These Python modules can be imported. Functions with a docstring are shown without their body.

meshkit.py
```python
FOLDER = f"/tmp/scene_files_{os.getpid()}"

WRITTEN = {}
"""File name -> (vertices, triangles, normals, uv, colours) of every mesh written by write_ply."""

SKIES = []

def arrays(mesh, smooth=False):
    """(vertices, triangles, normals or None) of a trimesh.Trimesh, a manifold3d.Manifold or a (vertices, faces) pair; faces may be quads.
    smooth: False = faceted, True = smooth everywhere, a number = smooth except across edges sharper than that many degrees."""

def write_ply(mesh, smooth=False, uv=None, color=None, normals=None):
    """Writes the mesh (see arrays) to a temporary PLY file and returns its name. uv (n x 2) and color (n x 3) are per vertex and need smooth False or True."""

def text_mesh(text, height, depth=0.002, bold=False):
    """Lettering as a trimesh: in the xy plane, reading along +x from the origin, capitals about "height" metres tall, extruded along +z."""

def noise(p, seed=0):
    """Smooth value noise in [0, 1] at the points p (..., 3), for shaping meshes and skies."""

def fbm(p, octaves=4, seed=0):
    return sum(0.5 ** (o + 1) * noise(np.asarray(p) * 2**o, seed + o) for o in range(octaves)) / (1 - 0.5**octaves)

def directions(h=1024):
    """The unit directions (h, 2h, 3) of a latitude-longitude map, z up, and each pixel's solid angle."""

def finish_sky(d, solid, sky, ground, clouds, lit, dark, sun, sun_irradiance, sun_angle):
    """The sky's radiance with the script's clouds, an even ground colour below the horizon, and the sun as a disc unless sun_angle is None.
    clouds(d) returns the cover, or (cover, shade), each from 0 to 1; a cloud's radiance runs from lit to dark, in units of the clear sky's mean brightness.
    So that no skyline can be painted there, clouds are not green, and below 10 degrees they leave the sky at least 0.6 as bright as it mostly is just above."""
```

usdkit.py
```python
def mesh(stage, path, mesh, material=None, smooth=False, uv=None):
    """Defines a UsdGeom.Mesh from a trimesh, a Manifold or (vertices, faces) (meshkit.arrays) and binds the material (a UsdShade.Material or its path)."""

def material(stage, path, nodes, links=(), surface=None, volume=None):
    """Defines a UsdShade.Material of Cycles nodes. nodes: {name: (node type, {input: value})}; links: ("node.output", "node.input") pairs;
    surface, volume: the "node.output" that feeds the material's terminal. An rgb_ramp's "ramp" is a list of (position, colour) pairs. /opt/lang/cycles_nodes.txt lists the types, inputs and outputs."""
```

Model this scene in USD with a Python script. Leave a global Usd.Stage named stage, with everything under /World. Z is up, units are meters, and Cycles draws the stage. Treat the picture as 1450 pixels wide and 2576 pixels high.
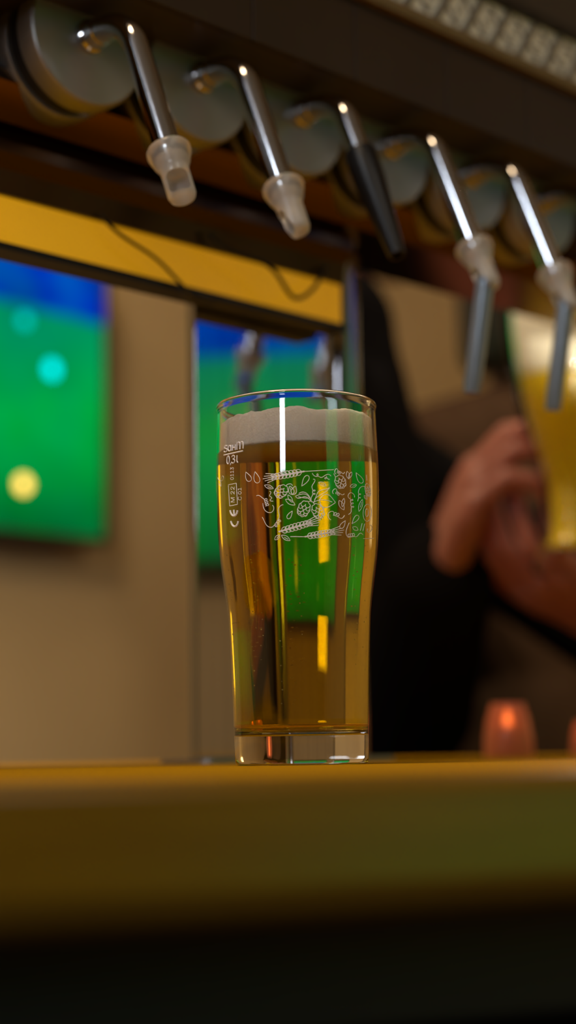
import math, random
import numpy as np
import trimesh
import manifold3d
from manifold3d import Manifold, CrossSection
from shapely.geometry import Polygon, LineString, Point
from pxr import Usd, UsdGeom, UsdLux, UsdShade, Gf, Sdf, Vt
import usdkit, meshkit

rnd = random.Random(7)
nrng = np.random.default_rng(7)
stage = Usd.Stage.CreateInMemory()
UsdGeom.SetStageUpAxis(stage, UsdGeom.Tokens.z)
UsdGeom.SetStageMetersPerUnit(stage, 1.0)
UsdGeom.Xform.Define(stage, '/World')
UsdGeom.Scope.Define(stage, '/World/Looks')

# ------------------------------------------------------------------ camera
COUNTER = 1.02                                   # height of the bar top
CAM = np.array([0.0, 0.0, COUNTER + 0.004])
FPX = 4200.0                                     # focal length in pixels of a 2576 px tall frame
PITCH, ROLL = math.radians(8.3), math.radians(0.9)
fw = np.array([0, math.cos(PITCH), math.sin(PITCH)])
uu = np.array([0, -math.sin(PITCH), math.cos(PITCH)])
rr = np.array([1.0, 0, 0])
cup = uu * math.cos(ROLL) + rr * math.sin(ROLL)
crt = rr * math.cos(ROLL) - uu * math.sin(ROLL)
cam = UsdGeom.Camera.Define(stage, '/World/camera')
m4 = Gf.Matrix4d(*crt, 0, *cup, 0, *(-fw), 0, *CAM, 1)
cam.AddTransformOp().Set(m4)
VA = 36.0
HA = VA * 1450 / 2576
FL = FPX / 2576 * VA
cam.CreateHorizontalApertureAttr(HA)
cam.CreateVerticalApertureAttr(VA)
cam.CreateFocalLengthAttr(FL)
cam.CreateClippingRangeAttr(Gf.Vec2f(0.01, 100))
cam.CreateFStopAttr(3.9)
cam.CreateFocusDistanceAttr(0.705)
cam.CreateExposureAttr(0.0)

# ------------------------------------------------------------------ lights
def look(loc, to):
    loc, to = np.array(loc, float), np.array(to, float)
    z = loc - to
    z /= np.linalg.norm(z)
    x = np.cross([0, 0, 1.0] if abs(z[2]) < .95 else [0, 1.0, 0], z)
    x /= np.linalg.norm(x)
    y = np.cross(z, x)
    return Gf.Matrix4d(*x, 0, *y, 0, *z, 0, *loc, 1)

def rect_light(name, loc, to, w, h, power, color):
    l = UsdLux.RectLight.Define(stage, '/World/' + name)
    l.AddTransformOp().Set(look(loc, to))
    l.CreateWidthAttr(w); l.CreateHeightAttr(h)
    l.CreateIntensityAttr(power); l.CreateColorAttr(Gf.Vec3f(*color))
    return l

WARM = (1.0, 0.72, 0.42)
rect_light('ceiling_lamp_wall', (-0.75, 1.45, 2.75), (-0.55, 2.2, 1.1), 0.6, 0.6, 9, WARM)
rect_light('ceiling_lamp_bar', (-0.55, 0.35, 2.8), (-0.1, 0.6, 1.0), 0.5, 0.5, 30, WARM)
rect_light('guest_side_fill', (0.75, -0.55, 2.8), (0.1, 0.9, 1.3), 0.7, 0.5, 5, (1.0, 0.88, 0.74))  # unseen front fill added to brighten collars, strip and foam
rect_light('spot_lamp_guests', (0.66, 1.68, 2.0), (0.228, 1.33, 1.36), 0.14, 0.14, 90, (1.0, 0.82, 0.55))
sl_ = UsdLux.SphereLight.Define(stage, '/World/foam_fill_spot')  # unseen narrow spot added to brighten the wheat beer foam
sl_.AddTransformOp().Set(look((.52, .38, 1.21), (.232, 1.33, 1.392)))
sl_.CreateRadiusAttr(.02); sl_.CreateIntensityAttr(4200); sl_.CreateColorAttr(Gf.Vec3f(1.0, .84, .6))
sh_ = UsdLux.ShapingAPI.Apply(sl_.GetPrim())
sh_.CreateShapingConeAngleAttr(4.6); sh_.CreateShapingConeSoftnessAttr(.4)
rect_light('right_wall_fill', (1.25, 3.0, 2.8), (1.67, 2.9, 1.2), 0.4, 0.4, 6, WARM)  # unseen lamp added to light the wall that the beer refracts
rect_light('cool_ceiling_lamp', (-1.13, -.74, 2.83), (-.05, .76, 1.33), .24, .42, 28, (.78, .88, 1.0))
dome = UsdLux.DomeLight.Define(stage, '/World/ambient')
dome.CreateIntensityAttr(0.01); dome.CreateColorAttr(Gf.Vec3f(1, .85, .7))

# ------------------------------------------------------------------ helpers
used = {}
def numbered(path):
    k = used.get(path, 0)
    used[path] = k + 1
    return path if k == 0 else '%s_%03d' % (path, k)

def pth(p):
    return str(p.GetPath()) if not isinstance(p, str) else p

def tag(o, label=None, cat=None, group=None, kind=None):
    pr = o if isinstance(o, Usd.Prim) else o.GetPrim()
    for k, v in (('label', label), ('category', cat), ('group', group), ('kind', kind)):
        if v:
            pr.SetCustomDataByKey(k, v)
    return pr

def thing(name, label, cat, loc=(0, 0, 0), rotz=0, group=None):
    x = UsdGeom.Xform.Define(stage, numbered('/World/' + name))
    x.AddTranslateOp().Set(Gf.Vec3d(*map(float, loc)))
    if rotz:
        x.AddRotateZOp().Set(math.degrees(rotz))
    tag(x, label, cat, group)
    return x

def obj(name, mesh, mat, parent=None, smooth=35, label=None, kind=None):
    base = pth(parent) if parent is not None else '/World'
    o = usdkit.mesh(stage, numbered(base + '/' + name), mesh, M[mat], smooth=smooth)
    tag(o, label, None, None, kind)
    return o

def struct(name, mesh, mat, label=None, smooth=35):
    return obj(name, mesh, mat, None, smooth, label, 'structure')

def box(sx, sy, sz, c=(0, 0, 0), bev=0):
    if bev:
        cs = [Manifold.sphere(bev, 12).translate((i * (sx / 2 - bev), j * (sy / 2 - bev), k * (sz / 2 - bev)))
              for i in (-1, 1) for j in (-1, 1) for k in (-1, 1)]
        m = Manifold.batch_hull(cs).translate(tuple(map(float, c))).to_mesh()
        return trimesh.Trimesh(m.vert_properties[:, :3], m.tri_verts, process=False)
    b = trimesh.creation.box((sx, sy, sz))
    b.apply_translation(c)
    return b

def cat(*ms):
    return trimesh.util.concatenate(list(ms))

def lathe(profile, n=96, mod=None):
    """profile: (radius, height) pairs; closed on the axis where the radius is 0."""
    P = np.asarray(profile, float)
    a = np.arange(n) * 2 * np.pi / n
    v, idx = [], []
    for r, z in P:
        if r < 1e-9:
            idx.append([len(v)] * n); v.append((0, 0, z))
        else:
            idx.append(list(range(len(v), len(v) + n)))
            rad = r * np.ones(n) if mod is None else mod(r, z, a)
            v += list(zip(rad * np.cos(a), rad * np.sin(a), np.full(n, z)))
    f = []
    for i in range(len(P) - 1):
        A, B = idx[i], idx[i + 1]
        for k in range(n):
            q = (A[k], A[(k + 1) % n], B[(k + 1) % n], B[k])
            if q[0] != q[1]:
                f.append((q[0], q[1], q[2]) if q[1] != q[2] else (q[0], q[1], q[3]))
            if q[2] != q[3] and q[0] != q[3]:
                f.append((q[0], q[2], q[3]))
    return trimesh.Trimesh(np.array(v), np.array(f), process=False)

def tube(points, radii, sides=20, caps=True):
    p = np.asarray(points, float)
    rad = np.broadcast_to(radii, (len(p),))
    t = np.gradient(p, axis=0)
    t /= np.linalg.norm(t, axis=1, keepdims=True) + 1e-12
    ref = np.array([0, 0, 1.0]) if abs(t[0][2]) < .9 else np.array([1.0, 0, 0])
    a = np.cross(t[0], ref); a /= np.linalg.norm(a)
    A = [a]
    for i in range(1, len(p)):
        a = A[-1] - t[i] * np.dot(A[-1], t[i])
        A.append(a / np.linalg.norm(a))
    A = np.array(A); B = np.cross(t, A)
    g = np.arange(sides) * 2 * np.pi / sides
    v = p[:, None] + rad[:, None, None] * (np.cos(g)[None, :, None] * A[:, None] + np.sin(g)[None, :, None] * B[:, None])
    i, j = np.meshgrid(np.arange(len(p) - 1), np.arange(sides), indexing='ij')
    q = np.stack([i * sides + j, i * sides + (j + 1) % sides, (i + 1) * sides + (j + 1) % sides, (i + 1) * sides + j], -1).reshape(-1, 4)
    f = np.vstack([q[:, [0, 1, 2]], q[:, [0, 2, 3]]])
    v = v.reshape(-1, 3)
    if caps:
        n = len(v)
        v = np.vstack([v, p[0], p[-1]])
        k = np.arange(sides); e = (len(p) - 1) * sides
        f = np.vstack([f, np.stack([np.full(sides, n), (k + 1) % sides, k], 1),
                       np.stack([np.full(sides, n + 1), e + k, e + (k + 1) % sides], 1)])
    return trimesh.Trimesh(v, f, process=False)

def extrude(poly, h):
    return trimesh.creation.extrude_polygon(poly, h, engine='earcut')

def fix(m):
    if m.volume < 0:
        m.invert()
    return m

def to_tm(mf):
    m = mf.to_mesh()
    return trimesh.Trimesh(np.array(m.vert_properties[:, :3]), np.array(m.tri_verts), process=True)

def to_mf(tm):
    t2 = trimesh.Trimesh(tm.vertices, tm.faces, process=True)
    return Manifold(manifold3d.Mesh(vert_properties=np.asarray(t2.vertices, np.float32), tri_verts=np.asarray(t2.faces, np.uint32)))

def spline(pts, n=40):
    from scipy.interpolate import CubicSpline
    p = np.asarray(pts, float)
    d = np.r_[0, np.cumsum(np.linalg.norm(np.diff(p, axis=0), axis=1))]
    return CubicSpline(d, p)(np.linspace(0, d[-1], n))

# ------------------------------------------------------------------ materials
M = {}
def mat(name, nodes, links=(), surface='p.BSDF', volume=None):
    M[name] = usdkit.material(stage, '/World/Looks/' + name, nodes, links, surface=surface, volume=volume)

def plain(name, col, rough=.5, metal=0.0, **kw):
    mat(name, {'p': ('principled_bsdf', dict(base_color=col, roughness=rough, metallic=metal, **kw))})

def mottled(name, c0, c1, scale=20, rough=.5, metal=0.0, bump=0.0, stretch=(1, 1, 1), detail=4, bdist=.001, **kw):
    nodes = {'g': ('texture_coordinate', {}), 'mp': ('mapping', {'scale': stretch}),
             'n': ('noise_texture', {'scale': scale, 'detail': detail, 'roughness': .6}),
             'r': ('rgb_ramp', {'ramp': [(.3, c0), (.7, c1)]}),
             'p': ('principled_bsdf', dict(roughness=rough, metallic=metal, **kw))}
    links = [('g.object', 'mp.vector'), ('mp.vector', 'n.vector'), ('n.fac', 'r.fac'), ('r.color', 'p.base_color')]
    if bump:
        nodes['b'] = ('bump', {'strength': bump, 'distance': bdist})
        links += [('n.fac', 'b.height'), ('b.normal', 'p.normal')]
    mat(name, nodes, links)

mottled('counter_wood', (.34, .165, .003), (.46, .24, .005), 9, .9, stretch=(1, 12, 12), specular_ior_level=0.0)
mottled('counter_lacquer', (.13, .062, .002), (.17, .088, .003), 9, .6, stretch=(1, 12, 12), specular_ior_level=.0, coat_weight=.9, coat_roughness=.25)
plain('black_panel', (.003, .004, .004), .8, specular_ior_level=.1)
plain('teal_black', (.005, .010, .010), .45)
mottled('plaster', (.50, .36, .18), (.56, .405, .21), 3, .85, bump=.05)
mottled('dark_wall', (.11, .08, .06), (.14, .105, .08), 3, .85)
mottled('ceiling_paint', (.30, .25, .20), (.34, .28, .23), 3, .9)
mottled('floor_tile', (.08, .065, .05), (.12, .10, .08), 4, .5)
plain('post_steel', (.30, .30, .33), .15, 1.0)
plain('chrome', (.62, .62, .64), .10, 1.0)
mottled('polished_steel', (.44, .44, .455), (.49, .49, .50), 3, .045, 1.0, bump=.04, stretch=(60, 60, .25), bdist=.0004)
mottled('brushed_steel', (.33, .33, .325), (.39, .39, .385), 40, .46, .85)
plain('knurled_steel', (.45, .42, .38), .30, 1.0)
plain('rubber', (.008, .008, .009), .5)
mottled('bronze_panel', (.040, .025, .016), (.055, .036, .024), 8, .42, .55)
plain('beam_bronze', (.16, .085, .04), .20, 1.0)
plain('dark_bronze', (.070, .046, .030), .22, 1.0)
plain('brown_paint', (.034, .022, .014), .5)
plain('gold_trim', (.20, .125, .055), .5, .3)
plain('embossed_metal', (.86, .82, .72), .30)
plain('lattice_grey', (.20, .18, .15), .4)
plain('black_plastic', (.005, .005, .006), .35, specular_ior_level=.3)
plain('blue_plastic', (.22, .28, .36), .25, .3)
plain('white_frame', (.6, .57, .5), .5)
plain('tv_plastic', (.012, .012, .013), .35)
mat('thin_glass', {'f': ('fresnel', {'IOR': 1.12}), 't': ('transparent_bsdf', {'color': (.97, .98, .97)}), 'g': ('glossy_bsdf', {'color': (1, 1, 1), 'roughness': .02}), 'm': ('mix_closure', {})},
    [('f.fac', 'm.fac'), ('t.BSDF', 'm.closure1'), ('g.BSDF', 'm.closure2')], surface='m.closure')
mat('silicone', {'p': ('principled_bsdf', dict(base_color=(.95, .94, .92), roughness=.22, ior=1.36, transmission_weight=.80))})
mat('glass', {'p': ('principled_bsdf', dict(base_color=(1, 1, 1), roughness=0.0, ior=1.5, transmission_weight=1.0))})
mat('beer', {'p': ('principled_bsdf', dict(base_color=(1, 1, 1), roughness=0.0, ior=1.34, transmission_weight=1.0)),
             'v': ('volume_coefficients', dict(absorption_coeffs=(.15, 8.2, 90.0), scatter_coeffs=(2.6, 2.0, .1), anisotropy=.3))}, volume='v.volume')
mat('foam', {'g': ('texture_coordinate', {}),
             'v': ('voronoi_texture', {'scale': 900}), 'n': ('noise_texture', {'scale': 160, 'detail': 3}),
             'b': ('bump', {'strength': .35, 'distance': .0005}),
             'p': ('principled_bsdf', dict(base_color=(.80, .77, .71), roughness=.75, subsurface_weight=.35, subsurface_radius=(.6, .5, .4), subsurface_scale=.004))},
    [('g.object', 'v.vector'), ('g.object', 'n.vector'), ('v.distance', 'b.height'), ('b.normal', 'p.normal')])
mat('foam_thick', {'p': ('principled_bsdf', dict(base_color=(.90, .86, .76), roughness=.8, subsurface_weight=.5, subsurface_radius=(1, .9, .7), subsurface_scale=.02))})
plain('print_white', (.86, .85, .92), .6)
mat('bubble', {'p': ('principled_bsdf', dict(base_color=(1, .9, .55), roughness=.05, ior=1.2, transmission_weight=.6))})
mat('wheat_beer', {'p': ('principled_bsdf', dict(base_color=(.85, .52, .015), roughness=.25, subsurface_weight=.6, subsurface_radius=(1, .7, .1), subsurface_scale=.02))})
plain('black_cloth', (.006, .0055, .006), .9, specular_ior_level=0.0)
mottled('brown_cloth', (.075, .042, .026), (.10, .058, .036), 30, .9, specular_ior_level=0.0)
plain('denim', (.015, .014, .02), .9, specular_ior_level=0.0)
mat('skin', {'g': ('texture_coordinate', {}), 'n': ('noise_texture', {'scale': 40}),
             'r': ('rgb_ramp', {'ramp': [(.3, (.25, .088, .066)), (.7, (.30, .115, .088))]}),
             'p': ('principled_bsdf', dict(roughness=.5, subsurface_weight=.15, subsurface_radius=(1, .3, .2), subsurface_scale=.006))},
    [('g.object', 'n.vector'), ('n.fac', 'r.fac'), ('r.color', 'p.base_color')])
plain('hair_black', (.010, .008, .007), .5)
plain('lip', (.35, .09, .08), .5)
plain('eye', (.5, .5, .48), .2)
plain('watch_metal', (.6, .45, .3), .2, 1.0)
mat('amber_reflection', {'g': ('texture_coordinate', {}), 'mp': ('mapping', {'scale': (2.5, 2.5, 2.5)}), 'n': ('noise_texture', {'scale': 3, 'detail': 1}),  # emission imitates the amber counter mirrored in the beam
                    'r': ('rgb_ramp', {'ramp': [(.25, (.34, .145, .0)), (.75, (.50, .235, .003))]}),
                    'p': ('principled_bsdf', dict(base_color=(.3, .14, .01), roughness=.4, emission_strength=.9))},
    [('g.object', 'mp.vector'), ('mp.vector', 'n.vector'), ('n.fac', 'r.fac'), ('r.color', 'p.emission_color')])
mat('window_glow', {'e': ('emission', dict(color=(.86, .93, 1.0), strength=17.0))}, surface='e.emission')
mat('shade_glow', {'e': ('emission', dict(color=(1.0, .72, .30), strength=2.6))}, surface='e.emission')
mat('screen', {'a': ('attribute', {'attribute': 'picture'}), 'e': ('emission', {'strength': 1.0})}, [('a.color', 'e.color')], surface='e.emission')
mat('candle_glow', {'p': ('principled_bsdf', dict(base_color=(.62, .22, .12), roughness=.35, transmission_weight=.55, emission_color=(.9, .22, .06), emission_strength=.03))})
mat('flame', {'e': ('emission', dict(color=(1, .45, .10), strength=14.0))}, surface='e.emission')

# ------------------------------------------------------------------ the room
WD = np.array([.7136, .7006, 0.0])               # direction of the tap rail and of the back wall
WN = np.array([.7006, -.7136, 0.0])              # out of that wall, towards the guests' right

def placed(mesh, origin, ang):
    mesh = mesh.copy()
    c, s = math.cos(ang), math.sin(ang)
    mesh.vertices = mesh.vertices @ np.array([[c, s, 0], [-s, c, 0], [0, 0, 1]]) + np.asarray(origin, float)
    return mesh
WANG = math.atan2(WD[1], WD[0])

struct('floor', box(7, 9, .1, (.3, 2.4, -.05)), 'floor_tile', 'dark floor behind and in front of the bar')
struct('ceiling', box(7, 9, .1, (.3, 2.4, 2.95)), 'ceiling_paint', 'plain dim ceiling above the bar')
struct('wall_back', placed(box(6.5, .1, 2.9, (0, .05, 1.45)), (.9, 3.917, 0), WANG), 'plaster', 'beige plaster wall behind the bar, carrying the left screen')
struct('wall_left', box(.1, 3.6, 2.9, (-2.25, .2, 1.45)), 'plaster', 'beige plaster side wall on the left')
struct('wall_right', box(.1, 8.5, 2.9, (1.72, 2.6, 1.45)), 'plaster', 'beige plaster side wall on the right')
struct('wall_front', box(4.0, .1, 2.9, (-.25, -1.40, 1.45)), 'dark_wall', 'dim brown wall behind the photographer, seen only in reflections')

# tall window in the wall behind the camera (its reflection is the white streak on the glass)
wx = -.75
w = struct('window_1', cat(box(.04, .05, .62, (wx - .17, -1.33, 1.77)), box(.04, .05, .62, (wx + .17, -1.33, 1.77)),
                           box(.38, .05, .04, (wx, -1.33, 2.09)), box(.38, .05, .04, (wx, -1.33, 1.45))), 'white_frame', 'small daylit window in the front wall')
obj('pane', box(.30, .01, .60, (wx, -1.335, 1.77)), 'window_glow', w, False)

t = thing('added_wall_lamp', 'added warm wall lamp on the right wall, placed for the bright edge in the beer', 'lamp', (1.67, 1.95, 1.22))  # unseen lamp added for the bright yellow edge of the beer
obj('back_plate', box(.012, .14, .22, (-.006, 0, .16), .003), 'brushed_steel', t)
obj('arm', fix(tube([(-.008, 0, .16), (-.03, 0, .16), (-.05, 0, .16)], .008, 12)), 'brushed_steel', t)
shade = fix(lathe([(0, 0), (.030, 0), (.046, .004), (.055, .02), (.055, .30), (.046, .316), (.030, .32), (0, .32)], 40))
shade.vertices = shade.vertices * [.8, 2.1, 1] + [-.085, 0, 0]
obj('lamp_shade', shade, 'shade_glow', t, 40, 'glowing frosted shade')

# ------------------------------------------------------------------ screens
def screen_mesh(path, W, H, dots, stand=.83, tealness=.55, gain=1.0, parent_mat='screen'):
    nx, nz = 320, 180
    xs, zs = np.linspace(-W / 2, W / 2, nx), np.linspace(0, H, nz)
    X, Z = np.meshgrid(xs, zs)
    v = np.stack([X.ravel(), np.zeros(nx * nz), Z.ravel()], 1)
    i, j = np.meshgrid(np.arange(nz - 1), np.arange(nx - 1), indexing='ij')
    a = (i * nx + j).ravel()
    q = np.stack([a, a + 1, a + nx + 1, a + nx], 1)
    f = np.vstack([q[:, [0, 1, 2]], q[:, [0, 2, 3]]])
    o = usdkit.mesh(stage, path, (v, f), M[parent_mat])
    s, t = X / W + .5, Z / H                                   # 0..1 across and up the picture
    P = np.stack([s * 9, t * 5, np.zeros_like(s)], -1)
    n1 = meshkit.fbm(P, 4, 3)
    n2 = meshkit.fbm(P * 1.7, 3, 9)
    grass = np.stack([(.012 if tealness > .8 else .0) + .0 * n1, .24 + .24 * n1, .035 + .05 * n2], -1)
    low = np.clip((t - .02) / .35, 0, 1)[..., None]
    grass = grass * (.45 + .55 * low)
    teal = np.clip((t - .45) / .35, 0, 1)[..., None]
    grass = grass * (1 - tealness * teal) + np.array([.0, .21, .16]) * tealness * teal
    blue = np.stack([.0 * n1, .02 + .16 * np.clip(n2 - .3, 0, 1), .30 + .5 * np.clip(n1 - .25, 0, 1)], -1)
    edge = stand - .05 * (s - .5)
    k = np.clip((t - edge) / .02 + .5, 0, 1)[..., None]
    col = grass * (1 - k) + blue * k
    for (ds, dt, r, c) in dots:
        d = np.hypot((s - ds) * W, (t - dt) * H)
        col = np.where((d < r)[..., None], np.array(c), col)
    pv = UsdGeom.PrimvarsAPI(o).CreatePrimvar('picture', Sdf.ValueTypeNames.Color3fArray, 'vertex')
    pv.Set(Vt.Vec3fArray.FromNumpy((col * gain).reshape(-1, 3).astype(np.float32)))
    return o

def television(label, loc, ang, W, H, dots, stand=.83, tealness=.55, gain=1.0):
    t = thing('television', label, 'television', loc, ang)
    b = .010
    obj('bezel', cat(box(W + 2 * b, .03, b, (0, .012, -b / 2)), box(W + 2 * b, .03, b, (0, .012, H + b / 2)),
                     box(b, .03, H, (-W / 2 - b / 2, .012, H / 2)), box(b, .03, H, (W / 2 + b / 2, .012, H / 2))), 'tv_plastic', t)
    obj('back_cover', box(W, .024, H, (0, .020, H / 2)), 'tv_plastic', t)
    obj('wall_bracket', box(.2, .024, .2, (0, .042, H / 2)), 'tv_plastic', t)
    o = screen_mesh(pth(t) + '/screen', W, H, dots, stand, tealness, gain)
    tag(o, 'glowing football picture, blue stand above green pitch')
    return t

W1, H1 = .78, .437
edge1 = np.array([-.297, 2.655, 1.373])
c1 = edge1 - WD * W1 / 2
D = lambda u, t, r, c: (u, t, r, c)
television('flat television on the beige back wall at far left, football picture', c1, WANG, W1, H1,
           [(.868, .60, .012, (0, 1.9, 2.1)), (.62, .62, .012, (0, 1.7, 2.2)), (.80, .76, .010, (0, .9, .9)),
            (.80, .165, .012, (3.2, 1.9, .35)), (.70, .06, .011, (0, .9, 1.1)), (.40, .4, .011, (2, 2, 2)), (.3, .2, .011, (.1, .5, 2))])
television('flat television on the right wall, seen mirrored in the steel column', (1.618, .918, 1.33), -math.pi / 2, .835, .47,
           [(.40, .3, .010, (1.5, 1.5, 1.3)), (.55, .5, .010, (1.2, .6, .2)), (.7, .25, .010, (.2, .5, 1.6))], .70, .85, 1.35)
television('flat television near the bar front showing only green pitch', (1.618, -.62, 1.32), -math.pi / 2, .86, .484,
           [(.3, .3, .010, (1.5, 1.5, 1.3)), (.6, .45, .010, (1.2, .6, .2)), (.75, .2, .010, (.2, .5, 1.6))], .97, .2, 2.4)

# ------------------------------------------------------------------ bar counter
th = math.radians(24)
ed = np.array([math.cos(th), math.sin(th)])
en = np.array([-math.sin(th), math.cos(th)])
E0 = np.array([0, .385])
def along(a, b):
    return E0 + ed * a + en * b
t = thing('bar_counter', 'amber lacquered wooden bar top running across the foreground', 'bar counter', (*E0, 0), th)
prof = []
Hh, rad = .0345, .010
for a in np.linspace(-90, -180, 8):
    prof.append((rad + rad * math.cos(math.radians(a)), -Hh + rad + rad * math.sin(math.radians(a))))
r2 = .006
for a in np.linspace(170, 90, 6):
    prof.append((.0045 + r2 + r2 * math.cos(math.radians(a)), -r2 + r2 * math.sin(math.radians(a))))
NW = .016
def slab(pr_, L_=3.0):
    m = extrude(Polygon(pr_), L_)
    v = m.vertices.copy()
    m.vertices = np.stack([v[:, 2] - L_ / 2, v[:, 0], v[:, 1] + COUNTER], 1)
    return fix(m)
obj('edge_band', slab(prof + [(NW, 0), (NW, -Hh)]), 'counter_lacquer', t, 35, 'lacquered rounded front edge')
obj('counter_top', slab([(NW, 0), (.86, 0), (.86, -Hh), (NW, -Hh)]), 'counter_wood', t)
obj('apron_rail', box(2.9, .03, .030, (0, .050, COUNTER - .0350 - .0150), .003), 'teal_black', t)
obj('front_panel', box(2.9, .03, COUNTER - .07, (0, .11, (COUNTER - .07) / 2)), 'black_panel', t)

# ------------------------------------------------------------------ beer tower: beam, cover, column
O = np.array([-.09545, .790, 1.380])             # middle of the nearest tap's collar face
PITCHR = .0745
def rail(rl, n, z):
    return O + WD * rl + WN * n + np.array([0, 0, z])
RM = np.array([[*WD, 0], [*WN, 0], [0, 0, 1, 0]])[:, :3]
def rm(mesh):
    """from rail coordinates (along, out, up), measured from O, to the tower's own frame"""
    mesh = mesh.copy()
    mesh.vertices = mesh.vertices @ RM
    mesh.invert()                                    # the rail frame is left-handed
    return mesh
def rprism(poly_nz, r0, r1):
    m = extrude(Polygon(poly_nz), r1 - r0)
    v = m.vertices
    m.vertices = np.stack([v[:, 2] + r0, v[:, 0], v[:, 1]], 1)
    if m.volume < 0:
        m.invert()
    return rm(m)
def rbox(r0, r1, n0, n1, z0, z1):
    return rm(box(r1 - r0, n1 - n0, z1 - z0, ((r0 + r1) / 2, (n0 + n1) / 2, (z0 + z1) / 2)))

R0, R1 = -.55, 1.1
bt = thing('beer_tower', 'long bronze tap beam on a mirror polished square column', 'beer tower', O)
arc = [(-.036 - .030 * (1 - math.cos(a)) + .022 * math.sin(a), -.027 - .011 * math.sin(a)) for a in np.linspace(0, 1.5, 8)]
obj('beam', rprism([(-.036, .085), (-.036, -.010), (-.026, -.017), (-.024, -.024), (-.030, -.031), (-.040, -.038), (-.10, -.038), (-.10, .085)], R0, R1), 'beam_bronze', bt, 20)
RC = .233
obj('lower_beam', rprism([(-.046, -.0385), (-.041, -.047), (-.041, -.053), (-.047, -.060), (-.050, -.072), (-.066, -.072), (-.066, -.0385)], R0, RC), 'dark_bronze', bt, 20)
obj('reflection_band', rbox(R0, RC, -.060, -.052, -.097, -.0722), 'amber_reflection', bt, 20, 'amber band along the underside of the beam, the counter reflection put in as glow')  # emissive stand-in for the counter's reflection on the polished beam
obj('band_trim', rbox(R0, RC + .002, -.066, -.049, -.1010, -.0972), 'black_plastic', bt)
obj('band_backing', rbox(R0, RC, -.066, -.0603, -.097, -.0722), 'brown_paint', bt)
obj('cover_box', rbox(R0, R1, -.0355, .031, .0115, .22), 'brown_paint', bt, 20)
pm = 0
for k in range(-9, 13):
    r0 = .157 + .0775 * k
    pt = box(.0767, .003, .047, (r0 + .03875, .0335, .0345), .0006)
    obj('panel', rm(pt), 'bronze_panel', bt)
obj('gold_edge', rprism([(.0312, .0585), (.040, .0585), (.041, .062), (.038, .067), (.0312, .067)], R0, R1), 'gold_trim', bt)
obj('embossed_strip', rbox(R0, R1, .0312, .036, .0672, .0945), 'embossed_metal', bt, 20, 'pale shiny strip with a diagonal lattice')
ridges = []
for k in range(-22, 42):
    for s in (-1, 1):
        b = box(.0050 if s > 0 else .0026, .0012, .0340 if s > 0 else .0300, (0, 0, 0))
        a = s * (.62 if s > 0 else .75)
        c, sn = math.cos(a), math.sin(a)
        v = b.vertices
        b.vertices = np.stack([v[:, 0] * c + v[:, 2] * sn + k * .026, v[:, 1] + .0364 + .0003 * s, -v[:, 0] * sn + v[:, 2] * c + .0808], 1)
        ridges.append(b)
    for q in range(3):
        ridges.append(box(.0075, .0010, .0016, (k * .026 + .009 + .004 * q, .0364, .0735 + .0065 * q)))
obj('lattice', rm(cat(*ridges)), 'lattice_grey', bt, False, None, 'stuff')
obj('black_edge', rbox(R0, R1, .0312, .041, .0947, .100), 'black_plastic', bt)
obj('cornice', rbox(R0, R1, .0312, .040, .1002, .22), 'brown_paint', bt)
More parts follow.
